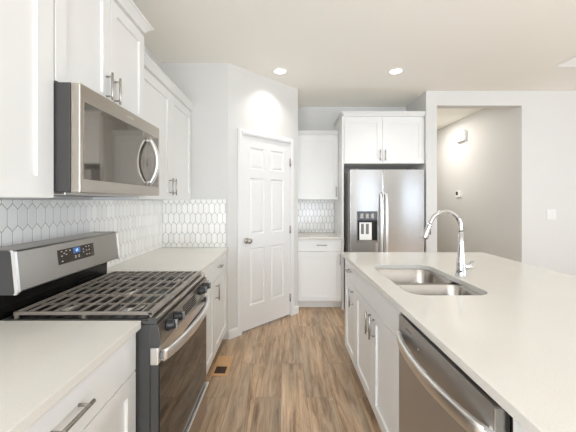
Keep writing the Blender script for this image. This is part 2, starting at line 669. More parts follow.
def six_panel(F, u0, u1, z0, z1):
    bm = BM()
    box(bm, u0, u1, -.040, -.017, z0, z1, F=F)
    w = u1 - u0
    st, mu = .105, .095
    pw = (w - 2 * st - mu) / 2
    cols = ((u0 + st, u0 + st + pw), (u1 - st - pw, u1 - st))
    rows = ((z0 + .245, z0 + .850), (z0 + .995, z0 + 1.595), (z0 + 1.690, z0 + 1.920))
    # stiles, mullion, rails
    box(bm, u0, u0 + st, -.0175, -.002, z0, z1, b=.0012, F=F)
    box(bm, u1 - st, u1, -.0175, -.002, z0, z1, b=.0012, F=F)
    zs = [z0] + [v for r in rows for v in r] + [z1]
    for k in range(0, len(zs), 2):
        box(bm, u0 + st, u1 - st, -.0175, -.002, zs[k], zs[k + 1], F=F)
    for a, b_ in rows:
        box(bm, u0 + st + pw, u1 - st - pw, -.0175, -.002, a, b_, F=F)
    # raised panels
    for a, b_ in rows:
        for c0, c1 in cols:
            loops = []
            for ins, v in ((0, -.003), (.010, -.016), (.016, -.016), (.036, -.005)):
                loops.append([bm.verts.new(F.p(uu, v, zz)) for uu, zz in
                              ((c0 + ins, a + ins), (c1 - ins, a + ins), (c1 - ins, b_ - ins), (c0 + ins, b_ - ins))])
            for la, lb in zip(loops, loops[1:]):
                for k in range(4):
                    bm.faces.new((la[k], la[(k + 1) % 4], lb[(k + 1) % 4], lb[k]))
            bm.faces.new(loops[-1])
    return bm


door = struct('door_1', six_panel(FD, D0, D1, .020, DT), M['trim'])
kz = 0.955
bm = BM()
lathe(bm, FD.p(D0 + .062, -.002, kz), FD.v, [(0, .031), (.004, .031), (.008, .026), (.011, .012), (.03, .011),
      (.036, .018), (.044, .026), (.054, .028), (.064, .024), (.069, .012), (.070, .0)])
finish('door_knob', bm, M['nickel'], door)
for hz in (0.22, 1.03, 1.83):
    bm = BM()
    box(bm, D1 - .006, D1 + .012, -.002, .0015, hz - .045, hz + .045, F=FD)
    tube(bm, [FD.p(D1 + .002, .007, hz - .045), FD.p(D1 + .002, .007, hz + .045)], .007, 10)
    finish('hinge', bm, M['nickel'], door)

# baseboards
BBH = 0.092


def baseboard(name, F, u0, u1):
    bm = BM()
    prism(bm, [(0.0005, 0), (.014, 0), (.014, BBH - .018), (.009, BBH - .006), (.006, BBH), (0.0005, BBH)], u0, u1, 'x', F)
    struct(name, bm, M['trim'])


class FX(Frame):
    pass


baseboard('baseboard_pantry_left', FD, 0.0, D0 - .006 - CW)
baseboard('baseboard_pantry_right', FD, D1 + .006 + CW, LD)
baseboard('baseboard_right', Frame((HX1, YW, 0), (1, 0, 0), (0, -1, 0)), 0, XR - HX1)
baseboard('baseboard_stub', Frame((XA, YW, 0), (1, 0, 0), (0, -1, 0)), 0.001, HX0 - XA)
baseboard('baseboard_hall', Frame((HX1, YW + .12, 0), (0, 1, 0), (-1, 0, 0)), 0, 4)
baseboard('baseboard_great_room', Frame((XR, YR, 0), (0, 1, 0), (-1, 0, 0)), 0.0, YW - YR - .02)


# ------------------------------------------------------------------ tile backsplashes
def backsplash(F, u0, u1, z0, z1, label, uoff=0.0, skip=None):
    t = thing('tile_backsplash', label, 'backsplash', F.p((u0 + u1) / 2, 0.001, z0))
    bx('grout_bed', M['grout'], t, u0, u1, 0.0008, 0.0082, z0, z1, F=F)
    tb = bmesh.new()
    W, PT, HH, G = 0.0535, 0.027, 0.0985, 0.0030
    c0 = int(u0 / W) - 2
    nr = int((z1 - z0) / HH) + 3
    for r in range(-1, nr):
        for c in range(c0, int(u1 / W) + 3):
            cx = c * W + (W / 2 if r % 2 else 0) + uoff
            cz = z0 - .012 + r * HH
            if cx < u0 - W or cx > u1 + W:
                continue
            a = W / 2 - G / 2
            h1 = (HH - PT) / 2 - G * 0.15
            h2 = h1 + PT - G * 0.55

            def hexa(k, v):
                s = k
                return [tb.verts.new((cx + x, v, cz + z)) for x, z in
                        ((a - s, -h1), (a - s, h1), (0, h2 - s * 1.25), (-a + s, h1), (-a + s, -h1), (0, -h2 + s * 1.25))]
            A, B, Cc = hexa(0, .0078), hexa(0, .0092), hexa(.0009, .0098)
            for la, lb in ((A, B), (B, Cc)):
                for k in range(6):
                    tb.faces.new((la[k], la[(k + 1) % 6], lb[(k + 1) % 6], lb[k]))
            tb.faces.new(Cc)
            tb.faces.new(A)
    for co, no in (((u0, 0, 0), (-1, 0, 0)), ((u1, 0, 0), (1, 0, 0)), ((0, 0, z0), (0, 0, -1)), ((0, 0, z1), (0, 0, 1))):
        bmesh.ops.bisect_plane(tb, geom=tb.verts[:] + tb.edges[:] + tb.faces[:], plane_co=co, plane_no=no, clear_outer=True)
    for v in tb.verts:
        v.co = F.p(*v.co)
    finish('tiles', tb, M['tile'], t)
    return t


CT = 0.914          # worktop height
UB = 1.380          # underside of the wall cabinets
backsplash(Frame((XL, 0, 0), (0, 1, 0), (1, 0, 0)), 0.41, YP - .0005, CT + .001, UB - .003,
           'white elongated hexagon tile backsplash on the long left wall behind the range', .026)
backsplash(Frame((XL, YP, 0), (1, 0, 0), (0, -1, 0)), .0115, -.572 - XL, CT + .001, UB + .006,
           'white elongated hexagon tile panel on the short wall beside the pantry door', .015)
backsplash(Frame((0, YB, 0), (1, 0, 0), (0, -1, 0)), .173, .728, CT + .001, UB + .004,
           'small white hexagon tile panel at the back between pantry and refrigerator', .0)


# ------------------------------------------------------------------ cabinets
def bar_handle(parent, F, u, v, z, L=.135, vertical=True, name='handle', so=.030, r=.0058):
    bm = BM()
    h = L / 2
    s = L * .36
    if vertical:
        cyl(bm, F.p(u, v + so, z - h), F.p(u, v + so, z + h), r, n=14, bev=.001)
        for d in (-s, s):
            cyl(bm, F.p(u, v, z + d), F.p(u, v + so, z + d), r * .8, n=10)
    else:
        cyl(bm, F.p(u - h, v + so, z), F.p(u + h, v + so, z), r, n=14, bev=.001)
        for d in (-s, s):
            cyl(bm, F.p(u + d, v, z), F.p(u + d, v + so, z), r * .8, n=10)
    return finish(name, bm, M['nickel'], parent)


def shaker(parent, F, u0, u1, z0, z1, name='door', s=.062, t=.019, rec=.011):
    bm = BM()
    u0 += .0012; u1 -= .0012; z0 += .0012; z1 -= .0012
    loops = []
    for ins, v in ((0, 0.0008), (0, t - .0015), (.0015, t), (s, t), (s + .0012, t - rec)):
        loops.append([bm.verts.new(F.p(a, v, b)) for a, b in
                      ((u0 + ins, z0 + ins), (u1 - ins, z0 + ins), (u1 - ins, z1 - ins), (u0 + ins, z1 - ins))])
    for la, lb in zip(loops, loops[1:]):
        for k in range(4):
            bm.faces.new((la[k], la[(k + 1) % 4], lb[(k + 1) % 4], lb[k]))
    bm.faces.new(loops[0])
    bm.faces.new(loops[-1])
    return finish(name, bm, M['cab'], parent)


def slab(parent, F, u0, u1, z0, z1, name='drawer', t=.019):
    bm = BM()
    box(bm, u0 + .0012, u1 - .0012, .0008, t, z0 + .0012, z1 - .0012, b=.0015, F=F)
    return finish(name, bm, M['cab'], parent)


def crown(parent, F, u0, u1, v0, z0, z1, left, right, out=.040):
    """crown moulding: stepped flare on the front and on the free ends"""
    bm = BM()
    prof = [(0.001, z0), (.006, z0 + .006), (.010, z0 + (z1 - z0) * .3), (out * .75, z1 - .014), (out, z1 - .010), (out, z1)]
    loops = []
    for o, z in prof:
        a = u0 - (o if left else 0)
        b = u1 + (o if right else 0)
        loops.append([bm.verts.new(F.p(a, v0, z)), bm.verts.new(F.p(a, o + .019, z)), bm.verts.new(F.p(b, o + .019, z)), bm.verts.new(F.p(b, v0, z))])
    for la, lb in zip(loops, loops[1:]):
        for k in range(4):
            bm.faces.new((la[k], la[(k + 1) % 4], lb[(k + 1) % 4], lb[k]))
    bm.faces.new(loops[0])
    bm.faces.new(loops[-1])
    return finish('crown_moulding', bm, M['cab'], parent)


def wall_cabinet(label, F, u0, u1, depth, z0, z1, ztop, doors, handles, cl, cr, cout=.040, stile=.062):
    """F.v = 0 is the carcass front; doors list of (u0,u1); handles (door index, u)"""
    t = thing('wall_cabinet', label, 'cabinet', F.p((u0 + u1) / 2, -depth / 2, z0))
    bx('cabinet_box', M['cab'], t, u0 + .0008, u1 - .0008, -depth, 0, z0, z1, b=.001, F=F)
    ds = [shaker(t, F, a, b, z0 + .001, z1 - .022, s=stile) for a, b in doors]
    for k, u in handles:
        bar_handle(ds[k], F, u, .019, z0 + .105)
    crown(t, F, u0, u1, -depth, z1 + .0005, ztop, cl, cr, cout)
    return t


def base_cabinet(label, F, u0, u1, depth, doors, drawers, dh, wh, hollow=False, zsplit=.722, dl=.135, toe=.07):
    t = thing('base_cabinet', label, 'cabinet', F.p((u0 + u1) / 2, -depth / 2, 0))
    zt = CT - .0312
    bm = BM()
    if hollow:
        for a in ((u0 + .0008, u0 + .018, -depth, 0, .1, zt), (u1 - .018, u1 - .0008, -depth, 0, .1, zt),
                  (u0 + .018, u1 - .018, -depth, -.0, .1, .118), (u0 + .018, u1 - .018, -depth, -depth + .012, .118, zt),
                  (u0 + .018, u1 - .018, -.018, 0, .69, zt)):
            box(bm, *a, F=F)
    else:
        box(bm, u0 + .0008, u1 - .0008, -depth, 0, .1, zt, b=.001, F=F)
    finish('cabinet_box', bm, M['cab'], t)
    bx('toe_kick', M['toe'], t, u0 + .001, u1 - .001, -depth + .01, -toe, 0, .0995, F=F)
    dr = [slab(t, F, a, b, zsplit, zt - .004) for a, b in drawers]
    ds = [shaker(t, F, a, b, .104, zsplit - .003) for a, b in doors]
    for k, u in wh:
        bar_handle(dr[k], F, u, .019, (zsplit + zt) / 2 + .005, dl, False)
    for k, u in dh:
        bar_handle(ds[k], F, u, .019, zsplit - .003 - .098)
    return t


R0, R1 = 1.178, 1.938       # range / microwave span along the left wall
FBL = Frame((-.582, 0, 0), (0, 1, 0), (1, 0, 0))   # left base carcass front
depL = -.582 - XL - .002
base_cabinet('white base cabinet nearest the camera, left of the gas range, with long drawer pull', FBL, .41, R0 - .004, depL,
             [(.412, .792), (.793, R0 - .006)], [(.412, R0 - .006)], [(0, .755), (1, .83)], [(0, .794)], zsplit=.728, dl=.142)
base_cabinet('white base cabinet between the gas range and the pantry wall, two small drawers', FBL, R1 + .004, YP - .002, depL,
             [(R1 + .006, 2.494), (2.495, YP - .02)], [(R1 + .006, 2.494), (2.495, YP - .02)],
             [(1, 2.535)], [(0, 2.12), (1, 2.66)], dl=.10)

FUT = Frame((-.896, 0, 0), (0, 1, 0), (1, 0, 0))   # tall uppers, carcass front
depT = -.896 - XL - .002
wall_cabinet('tall white wall cabinet at the left edge, over the nearest worktop', FUT, .41, R0 - .0005, depT, UB, 2.425, 2.475,
             [(.412, .793), (.794, R0 - .003)], [(0, .755), (1, .832)], True, False, stile=.078)
wall_cabinet('white two-door wall cabinet directly above the microwave', FUT, R0, R1, depT, 1.831, 2.425, 2.475,
             [(R0 + .002, 1.557), (1.558, R1 - .002)], [(0, 1.521), (1, 1.594)], False, True)
FUS = Frame((-.934, 0, 0), (0, 1, 0), (1, 0, 0))
depS = -.934 - XL - .002
wall_cabinet('lower white two-door wall cabinet between microwave and pantry wall', FUS, R1 + .001, YP - .002, depS, UB, 2.262, 2.312,
             [(R1 + .003, 2.494), (2.495, YP - .012)], [(0, 2.457), (1, 2.533)], False, False, .035)

FBB = Frame((0, 3.91, 0), (1, 0, 0), (0, -1, 0))   # back base cabinet carcass front
base_cabinet('white base cabinet with one drawer at the back, left of the refrigerator', FBB, .173, .731, YB - 3.91 - .002,
             [(.176, .729)], [(.176, .729)], [(0, .705)], [(0, .475)], zsplit=.735, dl=.13)
FBU = Frame((0, YB - .322, 0), (1, 0, 0), (0, -1, 0))
wall_cabinet('white single-door wall cabinet at the back, left of the refrigerator', FBU, .173, .731, .32, UB + .008, 2.262, 2.312,
             [(.176, .729)], [(0, .700)], False, False, .04)
FFU = Frame((0, 3.90, 0), (1, 0, 0), (0, -1, 0))
wall_cabinet('white two-door wall cabinet above the refrigerator', FFU, .756, XA - .002, YB - 3.90 - .002, 1.842, 2.44, 2.49,
             [(.760, 1.239), (1.240, XA - .004)], [(0, 1.207), (1, 1.272)], True, False)
bm = BM(); box(bm, .7325, .7545, 3.885, YB - .002, 0, 2.44, b=.001)
tag(finish('refrigerator_end_panel', bm, M['cab']), 'tall narrow white end panel along the left side of the refrigerator', 'panel')

# ------------------------------------------------------------------ worktops


def worktop(label, x0, x1, y0, y1, hole=None):
    bm = BM()
    zt, zb = CT, CT - .030
    if hole is None:
        box(bm, x0, x1, y0, y1, zb, zt, b=.002)
    else:
        c = .002
        outer = [(x0, y0), (x1, y0), (x1, y1), (x0, y1)]
        inn = lambda p: (min(max(p[0], x0 + c), x1 - c), min(max(p[1], y0 + c), y1 - c))

        def ring(pts, z):
            return [bm.verts.new((x, y, z)) for x, y in pts]

        def band(a, b):
            for k in range(len(a)):
                bm.faces.new((a[k], a[(k + 1) % len(a)], b[(k + 1) % len(b)], b[k]))
        oT = ring([inn(p) for p in outer], zt)
        oM = ring(outer, zt - c)
        oN = ring(outer, zb + c)
        oB = ring([inn(p) for p in outer], zb)
        hT = ring(hole, zt)
        hB = ring(hole, zb)
        band(oT, oM); band(oM, oN); band(oN, oB); band(hT, hB)
        for O, H in ((oT, hT), (oB, hB)):
            ed = []
            for L in (O, H):
                for k in range(len(L)):
                    e = bm.edges.get((L[k], L[(k + 1) % len(L)]))
                    ed.append(e)
            bmesh.ops.triangle_fill(bm, edges=ed, use_beauty=True, use_dissolve=False)
    return tag(finish('worktop', bm, M['quartz']), label, 'countertop')


XC = -.545
worktop('white quartz countertop nearest the camera on the left, beside the gas range', XL + .012, XC, .385, R0 - .003)
worktop('white quartz countertop between the gas range and the pantry wall', XL + .012, XC, R1 + .003, YP - .012)
worktop('short white quartz countertop on the back base cabinet beside the refrigerator', .173, .731, 3.87, YB - .012)
IX0, IX1, IY0, IY1 = .511, 1.765, .36, 2.74
SK = (.612, 1.022, 1.488, 2.205)
hole = rrect(SK[0], SK[1], SK[2], SK[3], .085, 8)
worktop('large white quartz island countertop holding the sink and faucet', IX0, IX1, IY0, IY1, hole)

# ------------------------------------------------------------------ island
FI = Frame((.555, 0, 0), (0, 1, 0), (-1, 0, 0))
DW0, DW1 = .752, 1.412
depI = .60
base_cabinet('narrow white island cabinet at the far end of the island', FI, 2.322, 2.715, depI,
             [(2.324, 2.713)], [(2.324, 2.713)], [(0, 2.392)], [(0, 2.500)], zsplit=.716, dl=.11)
base_cabinet('white two-door sink cabinet of the island under the double sink', FI, DW1 + .002, 2.320, depI,
             [(DW1 + .004, 1.868), (1.869, 2.318)], [(DW1 + .004, 2.318)], [(0, 1.829), (1, 1.908)], [], hollow=True, zsplit=.716)
t = base_cabinet('white island end cabinet on the camera side of the dishwasher', FI, .385, DW0 - .004, depI,
                 [(.387, DW0 - .03)], [], [], [], zsplit=CT - .038)
bm = BM()
box(bm, 1.157, 1.45, .385, 2.715, 0, CT - .0312, b=.001)
tag(finish('island_back_panel', bm, M['cab']), 'white back of the island behind its cabinets, under the overhang', 'panel')

# dishwasher
dw = thing('dishwasher', 'stainless steel dishwasher with bowed bar handle built into the island', 'dishwasher', (.85, (DW0 + DW1) / 2, 0))
bx('tub', M['dark'], dw, .562, 1.12, DW0 + .004, DW1 - .004, .1, CT - .034)
bx('toe_panel', M['blackm'], dw, .62, .64, DW0 + .01, DW1 - .01, .002, .098)
dd = bx('door', M['steel_d'], dw, .523, .560, DW0 + .014, DW1 - .008, .105, .858, b=.004)
bx('door_edge', M['steel_edge'], dd, .5225, .5595, DW0 + .0105, DW0 + .0138, .107, .856, b=.001)
bm = BM()
pts = []
Yc0, Yc1 = DW0 + .032, DW1 - .034
for k in range(25):
    s = k / 24
    bow = 1 - (2 * s - 1) ** 2
    pts.append(((.514 - .040 * bow ** 0.8), Yc0 + (Yc1 - Yc0) * s, 0.772))
strip(bm, pts, .046, .022, (0, 0, 1))
for y in (Yc0 + .004, Yc1 - .004):
    box(bm, .508, .5235, y - .010, y + .010, .756, .788, b=.003)
finish('handle', bm, M['steel_edge'], dd, smooth=False)
bm = BM(); box(bm, .5215, .5235, 1.262, 1.322, .822, .828, b=.0004); finish('badge', bm, M['midgrey'], dd)
bm = BM(); cyl(bm, (.5235, 1.20, .792), (.5205, 1.20, .792), .004, n=12); finish('indicator', bm, M['steel_edge'], dd)

# ------------------------------------------------------------------ sink
sk = thing('double_sink', 'stainless steel double-bowl undermount sink in the island', 'sink', ((SK[0] + SK[1]) / 2, (SK[2] + SK[3]) / 2, .68))
ZS = CT - .0305


def bowl(x0, x1, y0, y1, ztop, zbot, r, label=None):
    bm = BM()
    loops = []
    for z, ins in ((ztop, -.010), (ztop, 0), (ztop - .004, .003), (zbot + .035, .010), (zbot + .014, .016), (zbot + .004, .028), (zbot, .05)):
        rr = max(.012, r - ins * 0.3)
        pts = rrect(x0 + ins, x1 - ins, y0 + ins, y1 - ins, rr, 8)
        loops.append([bm.verts.new((x, y, z)) for x, y in pts])
    for la, lb in zip(loops, loops[1:]):
        n = len(la)
        for k in range(n):
            f = bm.faces.new((la[k], la[(k + 1) % n], lb[(k + 1) % n], lb[k]))
            f.smooth = True
    bm.faces.new(loops[-1])
    o = finish('bowl', bm, M['sink'], sk)
    # open shell: make sure the inside looks up
    me = o.data
    if me.polygons[len(me.polygons) - 1].normal.z < 0:
        me.flip_normals()
    so = o.modifiers.new('thickness', 'SOLIDIFY')
    so.thickness = .0015
    so.offset = -1
    bm = BM()
    c = ((x0 + x1) / 2, (y0 + y1) / 2, zbot)
    lathe(bm, (c[0], c[1], zbot + .0002), (0, 0, 1), [(0, .056), (.002, .056), (.003, .05), (.001, .042), (.0008, .0)])
    finish('drain', bm, M['steel_edge'], o)
    return o


YD = 1.812
bowl(SK[0] - .001, SK[1] + .001, YD + .014, SK[3] + .001, ZS, .705, .075)
bowl(SK[0] - .001, SK[1] + .001, SK[2] - .001, YD - .014, ZS, .705, .075)

# faucet
FXx, FY = 1.080, 1.880
fa = thing('faucet', 'chrome gooseneck pull-down kitchen faucet behind the island sink', 'faucet', (FXx, FY, CT))
bm = BM()
lathe(bm, (FXx, FY, CT + .0002), (0, 0, 1), [(0, .033), (.004, .033), (.007, .029), (.012, .0275), (.028, .0265), (.075, .0255), (.095, .0225), (.12, .0195), (.19, .0165), (.262, .0145), (.262, .0)])
finish('body', bm, M['chrome'], fa)
bm = BM()
pts = [(FXx, FY, CT + .255), (FXx - .002, FY, CT + .285)]
Rr = .092
zc = CT + .300
for k in range(0, 19):
    a = PI * k / 18 * .90
    pts.append((FXx - .003 - Rr + Rr * math.cos(a), FY, zc + Rr * math.sin(a)))
q0, q1 = Vector(pts[-2]), Vector(pts[-1])
dirn = (q1 - q0).normalized()
pts.append(tuple(q1 + dirn * .018))
tube(bm, pts, .0125, 16)
finish('spout', bm, M['chrome'], fa)
tip = Vector(pts[-1])
bm = BM()
lathe(bm, tip, dirn, [(-.002, .0), (-.002, .0140), (.003, .0150), (.010, .0150), (.012, .0140), (.045, .0180), (.078, .0215), (.088, .0215), (.091, .018), (.091, .0)], 24)
sh = finish('spray_head', bm, M['chrome'], fa)
bm = BM()
bc = tip + dirn * .05 + Vector((.018, -.004, .004))
box(bm, bc.x - .005, bc.x + .004, FY - .010, FY + .004, bc.z - .018, bc.z + .018, b=.003)
finish('spray_button', bm, M['rubber'], sh)
bm = BM()
cyl(bm, (FXx + .010, FY - .004, CT + .058), (FXx + .058, FY - .020, CT + .058), .0195, n=24, bev=.003)
lv = finish('lever', bm, M['chrome'], fa)
bm = BM()
tube(bm, [(FXx + .046, FY - .016, CT + .074), (FXx + .050, FY - .022, CT + .090), (FXx + .052, FY - .045, CT + .096)], [.007, .0065, .005], 12)
finish('lever_arm', bm, M['chrome'], lv)

# ------------------------------------------------------------------ gas range
XF = -.492      # front of the cooktop
rg = thing('gas_range', 'freestanding stainless steel gas range with black grates on the left wall', 'range', (-.85, (R0 + R1) / 2, 0))
RA, RB = 1.188, 1.930
bx('body', M['grey'], rg, XL + .014, -.518, RA, RB, .012, .893, b=.002)
for y in (RA + .05, RB - .05):
    for x in (-1.1, -.6):
        bm = BM()
        cyl(bm, (x, y, 0), (x, y, .0125), .018, n=12)
        finish('foot', bm, M['blackm'], rg)
# storage drawer
dr = bx('storage_drawer', M['steel_y'], rg, -.517, -.482, RA + .003, RB - .003, .055, .238, b=.003)
bx('drawer_lip', M['steel_edge'], dr, -.4835, -.470, RA + .004, RB - .004, .228, .240, b=.002)
# oven door
od = bx('oven_door', M['grey'], rg, -.517, -.487, RA + .002, RB - .002, .248, .7345, b=.003)
bx('top_rail', M['steel_edge'], od, -.517, -.4865, RA + .001, RB - .001, .735, .800, b=.003)
bx('window', M['glass'], od, -.4875, -.4835, RA + .012, RB - .012, .252, .733, b=.0012)
bm = BM()
pts = []
for k in range(25):
    s = k / 24
    bow = (1 - (2 * s - 1) ** 2) ** 0.8
    pts.append((-.474 + .042 * bow, RA + .022 + (RB - RA - .044) * s, .764))
strip(bm, pts, .046, .020, (0, 0, 1))
hd = finish('handle', bm, M['steel_edge'], od)
for y in (RA + .032, RB - .032):
    bx('handle_mount', M['midgrey'], hd, -.4865, -.473, y - .012, y + .012, .748, .778, b=.003)
# front control panel with a slope
bm = BM()
prism(bm, [(-.517, .803), (-.482, .803), (-.474, .820), (-.486, .893), (-.517, .893)], RA, RB, 'y')
cp = finish('front_control_panel', bm, M['steel_p'], rg)
bm = BM()
prism(bm, [(-.517, .804), (-.483, .804), (-.476, .820), (-.487, .892), (-.517, .892)], RA - .0016, RA - .0002, 'y')
finish('side_cap', bm, M['grey'], cp)
pn = Vector((.073, 0, .012)).normalized()
pz = lambda z: -.474 - .012 * (z - .820) / .073


def knob(y):
    z = .858
    c = Vector((pz(z), y, z))
    bm = BM()
    lathe(bm, c, pn, [(0, .024), (.006, .024), (.008, .021), (.012, .020), (.030, .018), (.034, .015), (.034, .0)], 24)
    k = finish('knob', bm, M['blackm'], cp)
    bm = BM()
    q = c + pn * .020
    FK = Frame(q, (0, 1, 0), pn)
    e = Vector((0, 0, 1)) - pn * pn.z
    box(bm, -.0045, .0045, 0.0, .022, -.018, .018, b=.003, F=FK)
    finish('grip', bm, M['midgrey'], k)


for y in (RA + .085, RA + .175, RB - .175, RB - .085):
    knob(y)
bm = BM()
for k in range(5):
    z = .824 + k * .010
    box(bm, pz(z) - .002, pz(z) + .0012, 1.50 - .04, 1.62 + .04, z - .0026, z + .0026)
for y0 in (1.47, 1.53, 1.59, 1.65):
    pass
finish('vent_slots', bm, M['dark'], cp)
# cooktop
ct = bx('cooktop', M['grey'], rg, -1.10, XF - .003, RA, RB, .8935, .9075, b=.004)
bx('front_trim', M['steel_y'], ct, XF - .0335, XF, RA + .0045, RB - .003, .9035, .9165, b=.004)
bx('trim_end', M['grey'], ct, XF - .034, XF + .0006, RA - .0004, RA + .0044, .8936, .9168, b=.001)
bx('trim_gap', M['dark'], ct, XF - .03, XF - .006, RA + .014, RB - .004, .8938, .9034)
bx('spill_tray', M['black'], ct, -1.085, XF - .035, RA + .022, RB - .022, .9070, .9090, b=.0008)
burn = [(-.66, 1.335, .043), (-.93, 1.335, .034), (-.795, 1.558, .05), (-.66, 1.781, .048), (-.93, 1.781, .038)]
for x, y, r in burn:
    bm = BM()
    lathe(bm, (x, y, .9091), (0, 0, 1), [(0, r * 1.25), (.003, r * 1.25), (.005, r * 1.0), (.010, r * .98), (.011, r * .7), (.011, .0)], 28)
    bo = finish('burner', bm, M['alu'], ct)
    bm = BM()
    lathe(bm, (x, y, .9203), (0, 0, 1), [(0, r * .92), (.004, r * .92), (.0065, r * .86), (.007, .0)], 28)
    finish('burner_cap', bm, M['cap'], bo)
# grates
GX0, GX1 = -1.060, -.512
GZ = .9355
gy = [RA + .016, RA + .016 + (RB - RA - .032) / 3, RA + .016 + 2 * (RB - RA - .032) / 3, RB - .016]
for gi in range(3):
    y0, y1 = gy[gi] + .0012, gy[gi + 1] - .0012
    bm = BM()
    w = .0125
    # outer frame
    box(bm, GX0, GX0 + w, y0, y1, GZ - .012, GZ, b=.003)
    box(bm, GX1 - w * 2.0, GX1, y0, y1, GZ - .014, GZ + .001, b=.004)
    box(bm, GX0, GX1, y0, y0 + (w if gi == 0 else w * .6), GZ - .013, GZ - (0 if gi == 0 else .002), b=.003)
    box(bm, GX0, GX1, y1 - (w if gi == 2 else w * .6), y1, GZ - .013, GZ - (0 if gi == 2 else .002), b=.003)
    # bars along the range
    n = 11
    for k in range(1, n):
        x = GX0 + (GX1 - GX0) * k / n
        for (by0, by1) in ((y0 + w * .5, y1 - w * .5),):
            box(bm, x - .0043, x + .0043, by0, by1, GZ - .010, GZ - .0005, b=.002)
    # cross ribs
    for q in (.5,):
        ym = y0 + (y1 - y0) * q
        for xa, xb in (((GX0 + .006, GX1 - .006),)):
            box(bm, xa, xb, ym - .0032, ym + .0032, GZ - .012, GZ - .003, b=.002)
    # feet
    for x in (GX0 + .008, (GX0 + GX1) / 2, GX1 - .01):
        for y in (y0 + .007, y1 - .007):
            box(bm, x - .006, x + .006, y - .005, y + .005, .9090 if x < GX1 - .02 else .9168, GZ - .006)
    finish('grate', bm, M['iron'], rg)
# backguard
bm = BM()
prism(bm, [(XL + .014, .8935), (-1.115, .8935), (-1.105, .93), (-1.105, 1.012), (XL + .014, 1.012)], RA + .006, RB - .006, 'y')
finish('backguard_base', bm, M['black'], rg)
bm = BM()
prism(bm, [(XL + .014, 1.0125), (-1.035, 1.0125), (-1.030, 1.018), (-1.046, 1.170), (-1.053, 1.176), (XL + .014, 1.176)], RA + .012, RB - .004, 'y')
bg = finish('backguard', bm, M['steel'], rg)
for ya, yb in ((RA, RA + .0118), (RB - .0038, RB)):
    bm = BM()
    prism(bm, [(XL + .014, 1.006), (-1.045, 1.006), (-1.040, 1.016), (-1.055, 1.170), (-1.061, 1.178), (XL + .014, 1.178)], ya, yb, 'y')
    ec = finish('end_cap', bm, M['grey'], bg)
    bm = BM()
    prism(bm, [(-1.0445, 1.006), (-1.033, 1.006), (-1.025, 1.016), (-1.041, 1.173), (-1.049, 1.180), (-1.0605, 1.1785), (-1.0545, 1.170), (-1.0395, 1.016)], ya, yb, 'y')
    finish('edge_trim', bm, M['steel_edge'], ec)
# control display lying on the sloped face
gn = Vector((.152, 0, .016)).normalized()
gup = Vector((-.016, 0, .152)).normalized()


class SF:
    def __init__(self, o, u, v, w):
        self.o, self.u, self.v, self.w = Vector(o), Vector(u), Vector(v), Vector(w)

    def p(self, u, v, z):
        return self.o + self.u * u + self.v * v + self.w * z


FG = SF((-1.0160 - .026 * (.057 + .032) / .152, 1.548, 1.018 + .089), (0, 1, 0), gn, gup)
FG.o = Vector((-1.030, 0, 1.018)) + (Vector((-1.046, 0, 1.170)) - Vector((-1.030, 0, 1.018))) * .60 + Vector((0, 1.548, 0))
disp = bx('display_panel', M['panel'], bg, -.132, .132, 0.0, .0022, -.035, .033, b=.0006, F=FG)
lcd = bx('clock_screen', M['lcd'], disp, -.030, .022, .0018, .0027, .002, .029, F=FG)


def text(s, name, F, u, z, v, size, mat, parent, depth=.0004):
    cu = bpy.data.curves.new(name, 'FONT')
    cu.body = s
    cu.size = size
    cu.align_x = 'CENTER'
    cu.align_y = 'CENTER'
    cu.extrude = depth
    o = bpy.data.objects.new(name + '_curve', cu)
    COL.objects.link(o)
    bpy.context.view_layer.update()
    dg = bpy.context.evaluated_depsgraph_get()
    me = bpy.data.meshes.new_from_object(o.evaluated_get(dg))
    bpy.data.objects.remove(o)
    bm = BM()
    bm.from_mesh(me)
    for q in bm.verts:
        q.co = F.p(u + q.co.x, v + q.co.z, z + q.co.y)
    return finish(name, bm, mat, parent)


text('11', 'clock_digits', FG, -.003, .015, .003, .020, M['digit'], lcd)
marks = [(-.108, .024), (-.078, .024), (-.052, .022), (-.108, .003), (-.092, .013), (-.078, .006), (-.108, -.022),
         (-.016, -.012), (.010, -.012), (-.016, -.019), (.010, -.019), (.046, .012), (.070, .022), (.092, .022), (.046, -.002), (.070, .003), (.092, .003), (.070, -.018), (.092, -.018)]
for u, z in marks:
    bm = BM(); box(bm, u - .005, u + .005, .0018, .0026, z - .0022, z + .0022, F=FG)
    finish('button', bm, M['mark'], disp)

# ------------------------------------------------------------------ microwave
mw = thing('microwave', 'stainless over-the-range microwave with dark window and bowed handle', 'microwave', (-.99, (R0 + R1) / 2, 1.40))
MA, MB_ = R0 + .003, R1 - .003
MZ0, MZ1 = 1.400, 1.826
bx('body', M['grey'], mw, XL + .014, -.820, MA, MB_, MZ0 + .006, MZ1, b=.002)
md = bx('door', M['steel_y'], mw, -.8195, -.782, MA + .001, MB_ - .001, MZ0 + .002, MZ1 - .001, b=.005)
bx('window', M['mwglass'], md, -.7825, -.7795, MA + .020, MB_ - .024, MZ0 + .055, MZ1 - .068, b=.001)
bm = BM()
hy = MB_ - .165
pts = []
for k in range(21):
    s = k / 20
    bow = (1 - (2 * s - 1) ** 2) ** .9
    pts.append((-.772 + .046 * bow, hy, 1.466 + .262 * s))
strip(bm, pts, .032, .016, (0, 1, 0))
for z in (1.474, 1.720):
    box(bm, -.7805, -.768, hy - .013, hy + .013, z - .010, z + .010, b=.003)
finish('handle', bm, M['steel_edge'], md)
bm = BM()
box(bm, XL + .05, -.86, MA + .03, MB_ - .03, MZ0 - .006, MZ0 + .0065, b=.003)
vb = finish('vent_bottom', bm, M['alu'], mw)
bm = BM()
for k in range(3):
    box(bm, -1.1, -.9, MA + .09 + k * .21, MA + .24 + k * .21, MZ0 - .008, MZ0 - .0055, b=.001)
